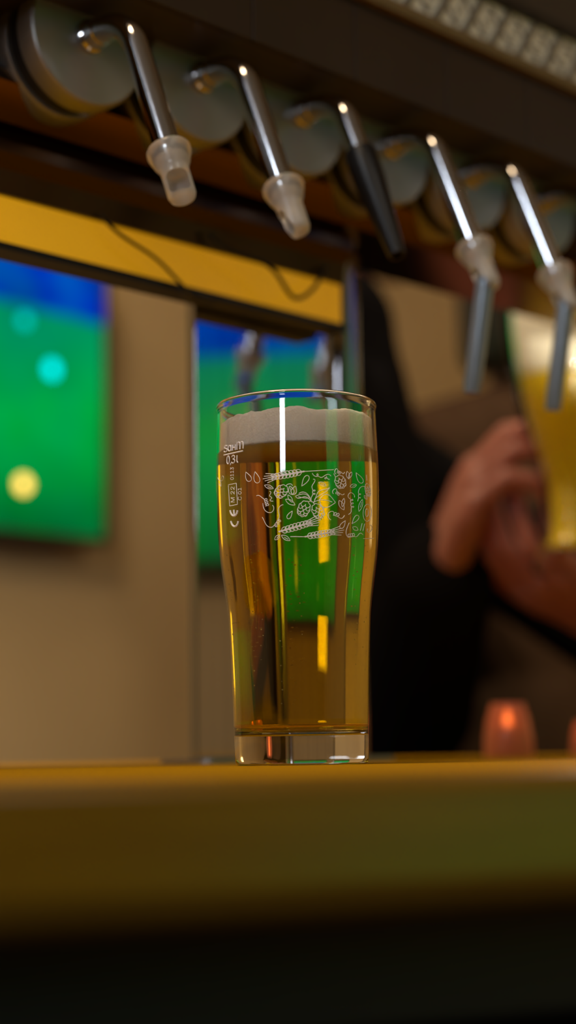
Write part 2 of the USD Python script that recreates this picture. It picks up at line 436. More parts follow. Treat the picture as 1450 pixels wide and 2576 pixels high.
# column: a mirror polished plate under the beam and a round chrome post at its far edge
zc0, zc1 = COUNTER - O[2], -.0385
obj('column_plate', rm(box(.1075, .008, zc1 - zc0 - .003, ((.1305 + .238) / 2, -.0715 - .004 + .001, (zc0 + .003 + zc1) / 2), .0008)), 'polished_steel', bt, 25, 'mirror polished steel plate')
pz = lathe([(0, zc0 + .003), (.0128, zc0 + .003), (.0128, zc1 - .006), (.0120, zc1 - .002), (.0105, zc1), (0, zc1)], 64)
pc = (.2625, -.082)
pz.apply_translation((pc[0], pc[1], 0))
obj('column_post', rm(fix(pz)), 'post_steel', bt, 30, 'round chrome post')
fp_ = Polygon([(.128, -.060), (.285, -.060), (.285, -.105), (.128, -.105)]).buffer(-.008).buffer(.008, 8)
fl = extrude(fp_, .003)
fl.apply_translation((0, 0, zc0))
obj('base_flange', rm(fl), 'brushed_steel', bt)

# ------------------------------------------------------------------ taps
def zrot(p, a):
    c, s = math.cos(a), math.sin(a)
    return np.stack([p[:, 0] * c - p[:, 1] * s, p[:, 0] * s + p[:, 1] * c, p[:, 2]], 1)

WDIR = np.array([.37, -.93]); WDIR /= np.linalg.norm(WDIR)      # (out, up) direction of the spout
def spout_path():
    pts = [(.0, 0), (.007, 0), (.0125, 0)]
    R_ = .026
    tot = math.atan2(-WDIR[1], WDIR[0])
    for a in np.linspace(0, tot, 18)[1:]:
        pts.append((.0125 + R_ * math.sin(a), -R_ + R_ * math.cos(a)))
    e = np.array(pts[-1])
    return np.array(pts), e
SP, SE = spout_path()
def axis_frame(mesh, at):
    """a lathe along -z to the spout's slanted axis: local z up becomes -WDIR"""
    m = mesh.copy()
    w = np.array([0, -WDIR[0], -WDIR[1]])
    x = np.array([1.0, 0, 0])
    y = np.cross(w, x)
    m.vertices = m.vertices[:, :1] * x + m.vertices[:, 1:2] * y + m.vertices[:, 2:] * w + np.array([0, at[0], at[1]])
    return m
def lathe_n(profile, n=96, mod=None):
    """lathe about the rail's outward axis"""
    m = lathe(profile, n, mod)
    v = m.vertices
    m.vertices = np.stack([v[:, 0], v[:, 2], -v[:, 1]], 1)
    return m

def cap_mesh(turn):
    out = [(0, .0040), (.0100, .0040), (.0106, .0030), (.0107, .0012), (.0100, -.0010), (.0092, -.0030), (.0088, -.0045), (.0076, -.0070), (.0069, -.0090),
           (.0068, -.0225), (.0060, -.0245), (.0040, -.0255), (0, -.0257)]
    o = to_mf(fix(lathe(out, 64)))
    bore = to_mf(fix(lathe([(0, .006), (.0063, .006), (.0063, -.0050), (.0046, -.0095), (0, -.0100)], 48)))
    hollow = to_mf(fix(lathe([(0, -.0112), (.0040, -.0114), (.0056, -.0130), (.0057, -.0215), (.0046, -.0238), (0, -.0242)], 48)))
    # scoop: one side of the tip is open
    sc = Manifold.batch_hull([Manifold.sphere(.0026, 24).translate((x, y, z)) for y in (.0040, .0120) for x in (-.0024, .0024) for z in (-.0148, -.0210)])
    low = Manifold.batch_hull([Manifold.sphere(.0022, 20).translate((x, y, z)) for x in (-.006, .006) for (y, z) in ((.0095, -.0135), (.0095, -.0300), (.0010, -.0300))])
    m = (o - bore) - hollow
    m = m - (sc if turn[1] == 'window' else (sc + low))
    tm = to_tm(m)
    tm.vertices = zrot(tm.vertices, turn[0])
    return tm

def make_tap(k, label, kind, turn=(0, 'window')):
    o = rail(PITCHR * k, 0, 0)
    tp = thing('beer_tap', label, 'beer tap', o, 0, 'chrome beer taps along the beam')
    kn = lambda r, z, a: r + (.0004 * (np.abs(((a * 130 / (2 * np.pi)) % 1) - .5) * 2) if r > .0345 else 0)
    obj('collar', rm(fix(lathe_n([(0, -.013), (.0330, -.013), (.0347, -.0125), (.0349, -.011), (.0349, -.002), (.0344, -.0006), (.0335, 0), (0, 0)], 520, kn))), 'brushed_steel', tp, 30, 'knurled round collar')
    obj('gasket', rm(fix(lathe_n([(0, -.0225), (.0318, -.0225), (.0325, -.0215), (.0325, -.0142), (.0318, -.0131), (0, -.0131)], 96))), 'rubber', tp, 30, 'black rubber ring')
    obj('rear_collar', rm(fix(lathe_n([(0, -.0358), (.0345, -.0358), (.0349, -.035), (.0349, -.0245), (.0340, -.0227), (0, -.0227)], 520, kn))), 'brushed_steel', tp, 30)
    obj('stub', rm(fix(lathe_n([(0, .0001), (.0086, .0001), (.0086, .0028), (.0076, .0040), (.0072, .0092), (.0067, .0102), (0, .0102)], 48))), 'chrome', tp, 30)
    L = .0680 if kind != 'black' else .034
    pts = [(0, a, b) for a, b in SP] + [(0, *(SE + WDIR * s)) for s in np.linspace(.002, L, 12)]
    obj('spout', rm(fix(tube(pts, .0065, 28))), 'chrome', tp, 40)
    if kind == 'black':
        s0, s1 = .0200, .0880
        ln = s1 - s0
        b = fix(lathe([(0, 0), (.0084, 0), (.0090, -.0012), (.0090, -.010), (.0086, -.022), (.0050, -ln + .004), (.0046, -ln), (.0030, -ln), (.0030, -ln + .004), (0, -ln + .004)], 48))
        obj('nozzle', rm(fix(axis_frame(b, SE + WDIR * s0))), 'black_plastic', tp, 40, 'long tapered black nozzle sleeve')
    else:
        at = SE + WDIR * .0670
        nc = obj('nozzle_cap', rm(fix(axis_frame(cap_mesh(turn), at))), 'silicone', tp, 45, 'clear frosted silicone cap')
        if kind == 'dip':
            a = SE + WDIR * .0855
            d = np.array([-.20, -.98])
            pp = [(0, *(a + d * s)) for s in (0, .006, .03, .056, .064)]
            obj('dip_tube', rm(fix(tube(pp, [.0050, .0052, .0052, .0052, .0044], 24))), 'blue_plastic', nc, 40, 'blue grey dip tube hanging from the cap')
    return tp

make_tap(0, 'nearest chrome beer tap at upper left, its clear cap window facing the viewer', 'cap', (math.radians(45), 'window'))
make_tap(1, 'second chrome beer tap from the left, above the glass, clear cap hooked to the right', 'cap', (math.radians(-5 + 135), 'hook'))
make_tap(2, 'middle beer tap with a long tapered black nozzle', 'black')
make_tap(3, 'fourth beer tap from the left, blurred, clear cap with a blue dip tube', 'dip', (math.radians(120), 'hook'))
make_tap(4, 'fifth beer tap near the right edge, in front of the wheat beer glass', 'dip', (math.radians(120), 'hook'))
make_tap(5, 'farthest beer tap, collar cut off by the right picture edge', 'cap', (math.radians(120), 'hook'))

# dark tap reflections in the polished beam, modelled as thin black lines
def reflection_line(pts, label, r):
    P = spline([rail(*p) for p in pts], 40)
    o = P[0].copy()
    c = thing('reflection_line', label, 'reflection_line', o)
    obj('dark_line', fix(tube(P - o, r, 10)), 'black_plastic', c, 50)
reflection_line([(.118, -.044, -.0655), (.132, -.040, -.0745), (.149, -.038, -.0760), (.165, -.038, -.081), (.178, -.038, -.0925), (.194, -.040, -.086), (.206, -.044, -.0755), (.214, -.046, -.066)], 'thin dark line looping under the beam left of the column, a modelled tap reflection', .0013)
reflection_line([(.044, -.047, -.0700), (.056, -.044, -.080), (.078, -.043, -.0880), (.100, -.045, -.0995), (.128, -.050, -.1025)], 'thin dark line across the amber band at left, a modelled tap reflection', .0010)

# ------------------------------------------------------------------ the beer glass
GC = np.array([.0043, .72, COUNTER])
PROF = [(0.0, .0270), (.0012, .0283), (.006, .0287), (.0126, .0289), (.038, .0297), (.050, .0302), (.0636, .0310), (.0725, .0320), (.0808, .0331), (.0880, .0340), (.0948, .0346), (.107, .0352), (.118, .03545),
        (.1245, .0355), (.138, .0352), (.148, .0349), (.1535, .0348)]
zz = np.array([p[0] for p in PROF]); rz = np.array([p[1] for p in PROF])
from scipy.interpolate import PchipInterpolator
RAD = PchipInterpolator(zz, rz)
WALL = .0017
def Rout(z):
    return float(RAD(min(max(z, 0), .1535)))
zo = np.unique(np.r_[np.linspace(.0012, .1535, 90)])
outer = [(0, .0016), (.020, .0016), (.0245, .0004), (.0262, 0.0)] + [(.0274, .0002)] + [(Rout(z), z) for z in zo]
rim = [(.0348 + .0004, .1545), (.0352, .1553), (.0348, .1561), (.0340, .1564), (.0333, .1560), (.0330, .1552)]
zi = np.linspace(.1535, .0170, 70)
inner = [(Rout(z) - WALL, z) for z in zi] + [(Rout(.0148) - WALL - .0008, .0148), (Rout(.0136) - WALL - .0028, .0136), (.020, .0130), (.010, .0127), (0, .0126)]
glass = fix(lathe(outer + rim + inner, 160))
g = thing('beer_glass', 'tall printed beer glass with foam standing in focus on the bar', 'glass', GC)
obj('glass_body', glass, 'glass', g, True, 'clear printed glass')
FOAM0, FOAM1 = .1342, .1480
ov = .00025                                        # the beer reaches a hair into the glass, so no air gap shows
zb = np.linspace(.0170, FOAM0, 70)
bp = [(0, .0126 - ov), (.010, .0127 - ov), (.020, .0130 - ov), (Rout(.0136) - WALL - .0028 + ov, .0136), (Rout(.0148) - WALL - .0008 + ov, .0148)] + [(Rout(z) - WALL + ov, z) for z in zb] + [(0, FOAM0)]
beer = fix(lathe(bp, 160))
bo = usdkit.mesh(stage, numbered(pth(g) + '/beer'), beer, M['beer'], smooth=40)
tag(bo, 'golden lager')
# foam: uneven top and a bubbly underside
zf = np.linspace(FOAM0 - .0004, FOAM1, 14)
fp = [(0, FOAM0 - .0002)] + [(r, FOAM0 - .0002) for r in np.linspace(.004, .031, 8)] + [(Rout(z) - WALL - .00012, z) for z in zf] + [(r, FOAM1 + .0006) for r in np.linspace(.0322, .002, 18)] + [(0, FOAM1 + .0006)]
foam = fix(lathe(fp, 200))
v = foam.vertices
top = np.clip((v[:, 2] - (FOAM0 + .006)) / .006, 0, 1)
wob = (meshkit.fbm(np.c_[v[:, :2] * 90, v[:, 2:] * 0], 3, 4) - .5) * .0030 + (meshkit.fbm(np.c_[v[:, :2] * 420, v[:, 2:] * 0], 2, 8) - .5) * .0014
v[:, 2] += top * wob - top * .0010 * (v[:, 0] / -.033).clip(0, 1) * 1.0
foam.vertices = v
obj('foam', foam, 'foam', g, True, 'white beer foam')
# bubbles
bm = []
sph = trimesh.creation.icosphere(subdivisions=1, radius=1)
for st in range(16):
    a, rad_ = rnd.uniform(0, 6.28), rnd.choice([.018, .024, .0268, .0268, .0268])
    n = rnd.randint(6, 20)
    z = rnd.uniform(.02, .06)
    for q in range(n):
        z += rnd.uniform(.001, .008)
        if z > .10:
            break
        rr_ = min(rad_, Rout(z) - WALL - .001)
        s = sph.copy()
        s.apply_scale(rnd.uniform(.00018, .00038))
        s.apply_translation((rr_ * math.cos(a) + rnd.gauss(0, .0006), rr_ * math.sin(a) + rnd.gauss(0, .0006), z))
        bm.append(s)
obj('bubbles', cat(*bm), 'bubble', g, True, 'fine rising bubbles', 'stuff')

# ---- white print on the glass.  Print sheet: x across the front in sheet units (0 = middle), y down from the rim
SCX = 205.0
def on_glass(xy, off=.00006):
    """sheet points -> glass surface points, local to the glass"""
    xy = np.asarray(xy, float)
    y = xy[:, 1]
    uc = 741.0 + (y - 1200) * .0165
    s = np.clip((xy[:, 0] - uc) / SCX, -.999, .999)
    phi = np.arcsin(s)
    vv = (1288 - y) / FPX
    tl = (math.sin(PITCH) + vv * math.cos(PITCH)) / (math.cos(PITCH) - vv * math.sin(PITCH))
    z = (.72 - .0352 * np.cos(phi)) * tl + .004 - s * SCX / FPX * math.sin(ROLL) * .7
    R_ = RAD(np.clip(z, 0, .1535)) + off
    return np.stack([R_ * np.sin(phi), -R_ * np.cos(phi), z], 1)

def stroke(polys, width=1.15):
    """thin raised line print; polys in sheet units"""
    ms = []
    for p in polys:
        p = np.asarray(p, float)
        if len(p) < 2:
            continue
        d = np.r_[0, np.cumsum(np.hypot(*np.diff(p, axis=0).T))]
        n = max(2, int(d[-1] / 2.2) + 1)
        q = np.stack([np.interp(np.linspace(0, d[-1], n), d, p[:, i]) for i in (0, 1)], 1)
        ms.append(tube(on_glass(q), width * .000085 * 1.9, 6))
    return cat(*ms)
def c7(*pts):            # coordinates taken on the motif drawing
    return [(x / 4.53 + 640, y / 4.53 + 1160) for x, y in pts]
def c6(*pts):
    return [(x / 6.59 + 520, y / 6.59 + 1080) for x, y in pts]
def sm(pts, n=30):
    return spline(pts, n)
def pr(name, polys, width=1.0):
    obj(name, stroke(polys, width), 'print_white', g, False)
def rot(pts, a, c):
    p = np.asarray(pts, float)
    cs, sn = math.cos(a), math.sin(a)
    return np.stack([p[:, 0] * cs - p[:, 1] * sn + c[0], p[:, 0] * sn + p[:, 1] * cs + c[1]], 1)
def wheat(a, b, wid, n, stem=None, awn=1.0):
    """ear from a (stem end) to b (tip)"""
    a, b = np.array(a, float), np.array(b, float)
    L = np.hypot(*(b - a)); ang = math.atan2(*(b - a)[::-1])
    out = []
    for i in range(n):
        x0 = L * i / (n + .6)
        k = 1 - .35 * abs(i / (n - 1) - .45)
        for s in (-1, 1):
            ker = [(x0, 0), (x0 + .10 * L, s * wid * .42 * k), (x0 + .17 * L, s * wid * .95 * k), (x0 + .26 * L, s * wid * .62 * k), (x0 + .20 * L, s * wid * .18), (x0, 0)]
            out.append(rot(sm(ker, 22), ang, a))
    for s in np.linspace(-1, 1, 5):
        out.append(rot([(L * .88, s * wid * .6), (L * (1.22 + .06 * math.cos(s * 3)) * 1.0 + (awn - 1) * L, s * wid * 1.25)], ang, a))
    if stem is not None:
        out.append(np.array([stem, a]))
    pr('wheat_print', out)
def hop(c, rx, ry, ang, rows=4):
    out = [rot([(rx * math.cos(t_) * (1 + .05 * math.cos(9 * t_)), ry * math.sin(t_) * (1 + .05 * math.cos(9 * t_))) for t_ in np.linspace(0, 2 * np.pi, 60)], ang, c)]
    for i in range(rows):
        y = -ry * .62 + i * ry * 1.45 / rows
        half = rx * math.sqrt(max(.1, 1 - (y / ry) ** 2))
        m_ = 3 if i % 2 else 2
        ws = np.linspace(-half, half, m_ + 1)
        for j in range(m_):
            tt = np.linspace(0, np.pi, 10)
            mid, hw = (ws[j] + ws[j + 1]) / 2, (ws[j + 1] - ws[j]) / 2
            out.append(rot(np.stack([mid - hw * np.cos(tt), y + ry * .40 * np.sin(tt)], 1), ang, c))
    pr('hop_print', out)
def drop(c, L, wd, ang):
    tt = np.linspace(0, 2 * np.pi, 40)
    p = np.stack([wd * np.sin(tt) * np.sin(tt / 2) ** 1.2 + .16 * L * np.cos(tt / 2) ** 4, -L * np.cos(tt) * .5], 1)
    pr('drop_print', [rot(p, ang, c)])
def leaf(c, L, wd, ang, vein=True):
    x = np.linspace(-1, 1, 16)
    u_ = np.stack([x * L / 2, wd / 2 * (1 - x ** 2)], 1)
    d_ = np.stack([x * L / 2, -wd / 2 * (1 - x ** 2)], 1)
    out = [rot(u_, ang, c), rot(d_, ang, c)]
    if vein:
        out.append(rot([(-L * .15, wd * .06), (L * .28, 0)], ang, c))
    pr('leaf_print', out, .9)
def serrated(a, b, wd, side=(1, -1), vein=True):
    a, b = np.array(a, float), np.array(b, float)
    L = np.hypot(*(b - a)); ang = math.atan2(*(b - a)[::-1])
    out = []
    for s in side:
        p = []
        for i, x in enumerate(np.linspace(0, 1, 25)):
            h = wd * math.sin(np.pi * x ** .75) + (1.3 if i % 2 and 2 < i < 24 else 0)
            p.append((x * L, s * h))
        out.append(rot(p, ang, a))
    if vein:
        out.append(rot(sm([(0, 0), (L * .35, -wd * .12), (L * .8, 0)], 12), ang, a))
    pr('leaf_print', out)
def curl(a, b, loops, rad, side=1, lead=None, tail=None):
    a, b = np.array(a, float), np.array(b, float)
    tt = np.linspace(0, 1, 24 * loops + 8)
    ph = tt * 2 * np.pi * loops
    d = (b - a); nrm = np.array([-d[1], d[0]]) / (np.hypot(*d) + 1e-9) * side
    ax = d / (np.hypot(*d) + 1e-9)
    p = a + tt[:, None] * d + rad * (np.sin(ph)[:, None] * ax * 1.0 + (1 - np.cos(ph))[:, None] * nrm)
    polys = [p]
    if lead is not None:
        polys.append(sm(list(lead) + [tuple(p[0])], 24))
    if tail is not None:
        polys.append(sm([tuple(p[-1])] + list(tail), 24))
    pr('tendril_print', polys)
X = lambda x, y: c7((x, y))[0]
wheat(X(525, 122), X(190, 185), 9.5, 8, X(850, 102), 1.06)
wheat(X(250, 805), X(590, 705), 9.5, 8, None, 1.08)
wheat(X(540, 862), X(850, 808), 9.0, 8, X(375, 860), 1.12)
hop(X(278, 348), 14, 18, .75)
serrated(X(398, 385), X(372, 288), 6, (1, -1), True); serrated(X(402, 385), X(432, 290), 6, (1, -1), False)
pr('tendril_print', [sm(c7((330, 285), (355, 265), (385, 265), (400, 285)), 14)])
hop(X(525, 545), 14.5, 20, .35)
hop(X(680, 572), 14, 19.5, -.45)
serrated(X(585, 425), X(432, 405), 8, (1,), True)
pr('tendril_print', [sm(c7((432, 405), (480, 425), (540, 408), (585, 440), (612, 470)), 24), sm(c7((470, 372), (540, 362), (580, 400), (600, 450)), 20),
                     sm(c7((575, 465), (610, 462), (640, 500)), 10), sm(c7((625, 480), (650, 430), (690, 345), (760, 325), (805, 305)), 26),
                     sm(c7((640, 440), (700, 390), (770, 345), (805, 305)), 20), sm(c7((630, 475), (665, 455), (700, 450)), 12)])
serrated(X(695, 445), X(870, 475), 16, (1, -1), True)
curl(X(618, 395), X(618, 320), 2, 3.4, 1, c7((612, 470), (603, 430)), c7((612, 290), (640, 240), (645, 215), (625, 210)))
hop(X(925, 240), 13, 17, -.35)
pr('tendril_print', [c7((850, 145), (870, 185))])
drop(X(543, 232), 30, 8.5, .35 + math.pi)
drop(X(1132, 200), 30, 8.5, -.75)
drop(X(367, 612), 22, 6.5, .35)
drop(X(955, 722), 22, 7, .35)
drop(X(1104, 672), 25, 7.5, .45 + math.pi)
leaf(X(1104, 770), 16, 9, .5, False)
for p, L, wd, a in ((X(727, 265), 20, 9, .45), (X(1070, 285), 17, 9, -.25), (X(143, 297), 23, 9, .35), (X(230, 870), 17, 9, -.75), (X(324, 875), 25, 10, .55), (X(1158, 508), 31, 9, -1.3), (X(1215, 418), 13, 6, .9)):
    leaf(p, L, wd, a)
for p, L, wd, a in ((X(375, 470), 27, 11, .55), (X(375, 430), 22, 8, 1.05), (X(940, 505), 27, 11, 1.1), (X(958, 475), 22, 7, 1.75), (X(1010, 165), 20, 8, 1.35), (X(1035, 165), 18, 7, 2.0)):
    leaf(p, L, wd, a, False)
curl(X(655, 180), X(690, 180), 1, 3.5, -1, c7((615, 140), (630, 165)), c7((720, 190), (750, 170), (790, 155), (820, 175)))
curl(X(770, 175), X(785, 205), 1, 3.4, 1, None, c7((795, 212), (805, 210)))
curl(X(895, 110), X(935, 130), 2, 3.2, 1, c7((875, 150), (863, 120), (880, 90)), c7((955, 148), (972, 130)))
curl(X(885, 345), X(925, 375), 2, 3.4, 1, c7((850, 375), (845, 335), (870, 318)), c7((950, 388), (970, 375)))
curl(X(850, 620), X(910, 640), 2, 4.4, -1, c7((825, 670), (795, 640), (800, 590), (840, 575)), c7((940, 655), (975, 620)))
curl(X(85, 430), X(110, 520), 3, 4.0, -1, c7((5, 400), (35, 395), (68, 420)), None)
pr('tendril_print', [sm(c7((75, 480), (85, 540), (120, 582), (170, 585), (195, 545), (180, 505)), 24)])
pr('tendril_print', [sm(c7((150, 345), (160, 375), (150, 400), (175, 420), (160, 440), (190, 460)), 26)])
curl(X(190, 740), X(250, 655), 3, 4.0, 1, c7((65, 640), (95, 700), (135, 750), (170, 755)), c7((255, 610), (245, 560), (265, 515), (300, 500)))
curl(X(1035, 430), X(1050, 545), 3, 3.6, -1, c7((1085, 415), (1070, 375), (1035, 365), (1012, 400)), c7((1045, 590), (1020, 610)))
curl(X(1130, 360), X(1128, 440), 2, 3.2, -1, c7((1210, 300), (1165, 295), (1135, 330)), c7((1122, 460),))
curl(X(1025, 870), X(1100, 860), 3, 4.2, -1, c7((1030, 705), (1005, 770), (1000, 830)), c7((1125, 860), (1150, 830), (1195, 840)))
pr('ring_print', [[(p[0], p[1]) for p in c7(*[(1238 + 50 * math.cos(a), 592 + 98 * math.sin(a)) for a in np.linspace(0, 6.283, 40)])],
                  c7(*[(1232 + 20 * math.cos(a), 590 + 45 * math.sin(a)) for a in np.linspace(0, 6.283, 24)])])
hop(X(1240, 335), 7, 17, -.2)
pr('tendril_print', [c7((1180, 710), (1162, 795)), c7((1210, 715), (1192, 800)), c7((1222, 160), (1228, 225)), sm(c7((1245, 770), (1260, 815), (1295, 790), (1280, 730)), 16)])
pr('tendril_print', [c7((1200, 885), (1330, 882))])
Y6 = lambda x, y: c6((x, y))[0]
drop(Y6(655, 795), 25, 9, -.62); drop(Y6(790, 805), 29, 9.5, -.45)
pr('tendril_print', [sm(c6((150, 800), (180, 850), (215, 860), (255, 800), (245, 775), (205, 850), (210, 950), (165, 900)), 30)], .7)

# lettering: capacity mark and wordmark in strokes
def S_(polys):
    return [c6(*p) for p in polys]
def arc6(cx, cy, rx, ry, a0, a1, n=18):
    return [(cx + rx * math.cos(math.radians(a)), cy + ry * math.sin(math.radians(a))) for a in np.linspace(a0, a1, n)]
sk = lambda p: [(x, y - (x - 258) * .19) for x, y in p]         # the wordmark's slant across the curve
word = [sk(list(sm([(312, 290), (290, 278), (266, 290), (270, 318), (300, 332), (312, 352), (300, 376), (272, 382), (258, 368)], 30))),
        sk(arc6(352, 335, 25, 46, 0, 360, 30)), sk([(378, 290), (378, 384)]),
        sk([(404, 288), (404, 384)]), sk([(448, 288), (448, 384)]), sk([(404, 336), (448, 336)]),
        sk([(476, 280), (476, 384)]), sk([(476, 300)] + arc6(502, 296, 25, 32, 200, 360) + [(527, 384)]), sk([(527, 300)] + arc6(553, 296, 25, 32, 200, 360) + [(578, 384)])]
obj('wordmark_print', stroke(S_(word), 1.9), 'print_white', g, False, 'sahm wordmark')
obj('wordmark_rule', stroke(S_([[(258, 432), (578, 362)]]), 2.2), 'print_white', g, False)
k2 = lambda p: [(x, y - (x - 310) * .17) for x, y in p]
cap_ = [k2(arc6(333, 515, 22, 68, 0, 360, 30)), k2([(376, 572), (378, 592), (370, 606)]),
        k2(arc6(418, 486, 24, 32, 190, 430, 20) + [(412, 516)]), k2([(412, 516)] + arc6(418, 550, 27, 34, -75, 165, 20)), k2([(480, 462), (480, 560), (490, 583), (503, 582)])]
obj('capacity_print', stroke(S_(cap_), 1.8), 'print_white', g, False, '0,3 l capacity mark')

def vertical_text(name, s, xr, y0, y1, bold=False, tall=None):
    """lettering that reads upwards, between rows y0 (start) and y1 (end); letters span columns xr"""
    tm = meshkit.text_mesh(s, 1.0, .02, bold)
    tm = tm.subdivide()
    b = tm.bounds
    v = tm.vertices
    fx = (v[:, 0] - b[0, 0]) / (b[1, 0] - b[0, 0])
    fy = (v[:, 1] - b[0, 1]) / (b[1, 1] - b[0, 1])
    sx = xr[1] - fy * (xr[1] - xr[0])
    sy = y0 + fx * (y1 - y0)
    xy = np.array(c6(*zip(sx, sy)))
    base = on_glass(xy, .00004)
    outw = on_glass(xy, .00016)
    k = (v[:, 2:] / .02)
    tm.vertices = base * (1 - k) + outw * k
    obj(name, fix(tm), 'print_white', g, False)
vertical_text('code_print', '0113', (372, 430), 842, 632)
vertical_text('code_print', 'M 22', (376, 442), 1215, 955)
vertical_text('code_print', 'C 01', (498, 556), 1178, 972)
obj('frame_print', stroke(S_([[(357, 1275), (488, 1248), (472, 898), (338, 925), (357, 1275)]]), 1.2), 'print_white', g, False)
ce = [arc6(434, 1505, 62, 108, 170, 10, 26), arc6(426, 1330, 62, 108, 172, 8, 26), [(426, 1336), (430, 1432)]]
obj('ce_mark_print', stroke(S_(ce), 3.0), 'print_white', g, False, 'CE mark')

# ------------------------------------------------------------------ wheat beer glass held by the guest
AC = np.array([.2275, 1.33, 1.1655])
AS = 1.09
t = thing('wheat_beer_glass', 'tall blurred wheat beer glass with thick foam held at right', 'glass', AC)
ap = PchipInterpolator([0, .006, .02, .035, .06, .085, .11, .135, .165, .195, .222], [.030, .030, .022, .0175, .0185, .0245, .0315, .0375, .0425, .0445, .0430])
zs_ = np.linspace(0, .222, 40)
obj('glass_body', fix(lathe([(0, 0)] + [(float(ap(z)), z) for z in zs_] + [(float(ap(z)) - .002, z) for z in zs_[::-1] if z > .015] + [(0, .016)], 72)).apply_scale(AS), 'thin_glass', t, True)
zs2 = np.linspace(.0175, .145, 30)
obj('beer', fix(lathe([(0, .0175)] + [(float(ap(z)) - .0022, z) for z in zs2] + [(0, .145)], 64)).apply_scale(AS), 'wheat_beer', t, True, 'cloudy yellow wheat beer')
zs3 = np.linspace(.1452, .208, 12)
fm = fix(lathe([(0, .1452)] + [(float(ap(z)) - .0023, z) for z in zs3] + [(.035, .214), (.02, .219), (0, .221)], 64))
v = fm.vertices
hi = np.clip((v[:, 2] - .17) / .04, 0, 1)
v[:, 2] -= hi * (.022 * np.clip((v[:, 0] + .005) / .02, 0, 1)) 
fm.vertices = v * AS
obj('foam', fm, 'foam_thick', t, True, 'thick white foam')

# tealights
def tealight(loc, label, h, r):
    t = thing('tealight', label, 'candle', loc)
    obj('holder', fix(lathe([(0, 0), (r * .95, 0), (r, .003), (r * .98, h * .35), (r * .86, h * .7), (r * .66, h), (r * .60, h), (r * .80, h * .7), (r * .90, h * .35), (r * .9, .004), (0, .004)], 40)), 'candle_glow', t, 40, 'glowing salmon glass cup')
    wax = obj('wax', fix(lathe([(0, .0042), (r * .86, .0042), (r * .82, h * .5), (0, h * .5)], 32)), 'foam', t, 40)
    obj('flame', fix(lathe([(0, h * .56), (.0022, h * .62), (.0026, h * .70), (.0012, h * .82), (0, h * .9)], 16)), 'flame', wax, 40)
tealight((.152, 1.18, COUNTER), 'glowing salmon tealight cup on the bar, right of the steel column', .038, .0175)
tealight((.214, 1.22, COUNTER), 'small amber tealight cup at the right picture edge', .026, .012)

# ------------------------------------------------------------------ people
def bones(bs, refine=.012, it=14):
    tot = None
    for b in bs:
        s = [Manifold.sphere(float(r), 20).translate(tuple(map(float, p))) for p, r in b]
        h = Manifold.batch_hull(s)
        tot = h if tot is None else tot + h
    tot = tot.refine_to_length(refine)
    tm = to_tm(tot)
    trimesh.smoothing.filter_taubin(tm, lamb=.5, nu=.53, iterations=it)
    return tm
V = lambda *a: np.array(a, float)
def unit(a):
    return a / np.linalg.norm(a)

def hand_bones(W, fdir, pdir, curls, thumb_side, size=1.0, thumb=None):
    """wrist W, direction of the hand fdir, palm normal pdir; curls: per finger bend angles; thumb on thumb_side"""
    f_ = unit(fdir); p_ = unit(pdir - f_ * np.dot(pdir, f_)); s_ = unit(np.cross(f_, p_)) * thumb_side
    out = []
    K = []
    base = [(.030, .088), (.011, .094), (-.009, .090), (-.027, .080)]
    for (sx, fx) in base:
        k = W + s_ * sx * size + f_ * fx * size
        K.append(k)
        out.append([(W + s_ * sx * .55 * size, .019 * size), (k, .0125 * size)])
    out.append([(W + s_ * .016 * size, .018 * size), (W - s_ * .014 * size, .018 * size), (K[0] - f_ * .01, .014 * size), (K[3] - f_ * .01, .014 * size)])
    lens = [(.042, .025, .020), (.046, .029, .021), (.043, .027, .020), (.034, .020, .018)]
    for k, ls, c in zip(K, lens, curls):
        p0 = k; a = 0
        r = .0095 * size
        for L, da in zip(ls, c):
            a += da
            d = f_ * math.cos(a) + p_ * math.sin(a)
            p1 = p0 + d * L * size
            out.append([(p0, r), (p1, r * .9)])
            p0 = p1; r *= .9
    tb = W + s_ * .022 * size + f_ * .025 * size
    dirs = thumb or ((.6, .75, .25), (.85, .45, .35), (.9, .1, .45))
    p0, r = tb, .0130 * size
    out.append([(W, .018 * size), (tb, .014 * size)])
    for (df, ds, dp), L in zip(dirs, (.036, .032, .026)):
        p1 = p0 + unit(f_ * df + s_ * ds + p_ * dp) * L * size
        out.append([(p0, r), (p1, r * .86)])
        p0 = p1; r *= .86
    return out

def head_bones(c, face, size=1.0):
    """skull, jaw, nose, ears, brow; c = centre of the head, face = unit vector it looks along"""
    f_ = unit(face); s_ = unit(np.cross([0, 0, 1.0], f_)); u_ = np.cross(f_, s_)
    P = lambda a, b, z: c + (f_ * a + s_ * b + u_ * z) * size
    return [[(P(-.015, 0, .035), .085 * size), (P(.012, 0, .028), .078 * size)],
            [(P(.025, 0, -.02), .062 * size), (P(.055, 0, -.085), .030 * size), (P(.01, .035, -.06), .030 * size), (P(.01, -.035, -.06), .030 * size)],
            [(P(.088, 0, .012), .008 * size), (P(.108, 0, -.028), .012 * size), (P(.088, 0, -.03), .014 * size)],
            [(P(.078, .022, .018), .014 * size), (P(.078, -.022, .018), .014 * size)],
            [(P(0, .078, -.015), .012 * size), (P(-.008, .082, .018), .013 * size)],
            [(P(0, -.078, -.015), .012 * size), (P(-.008, -.082, .018), .013 * size)]], P

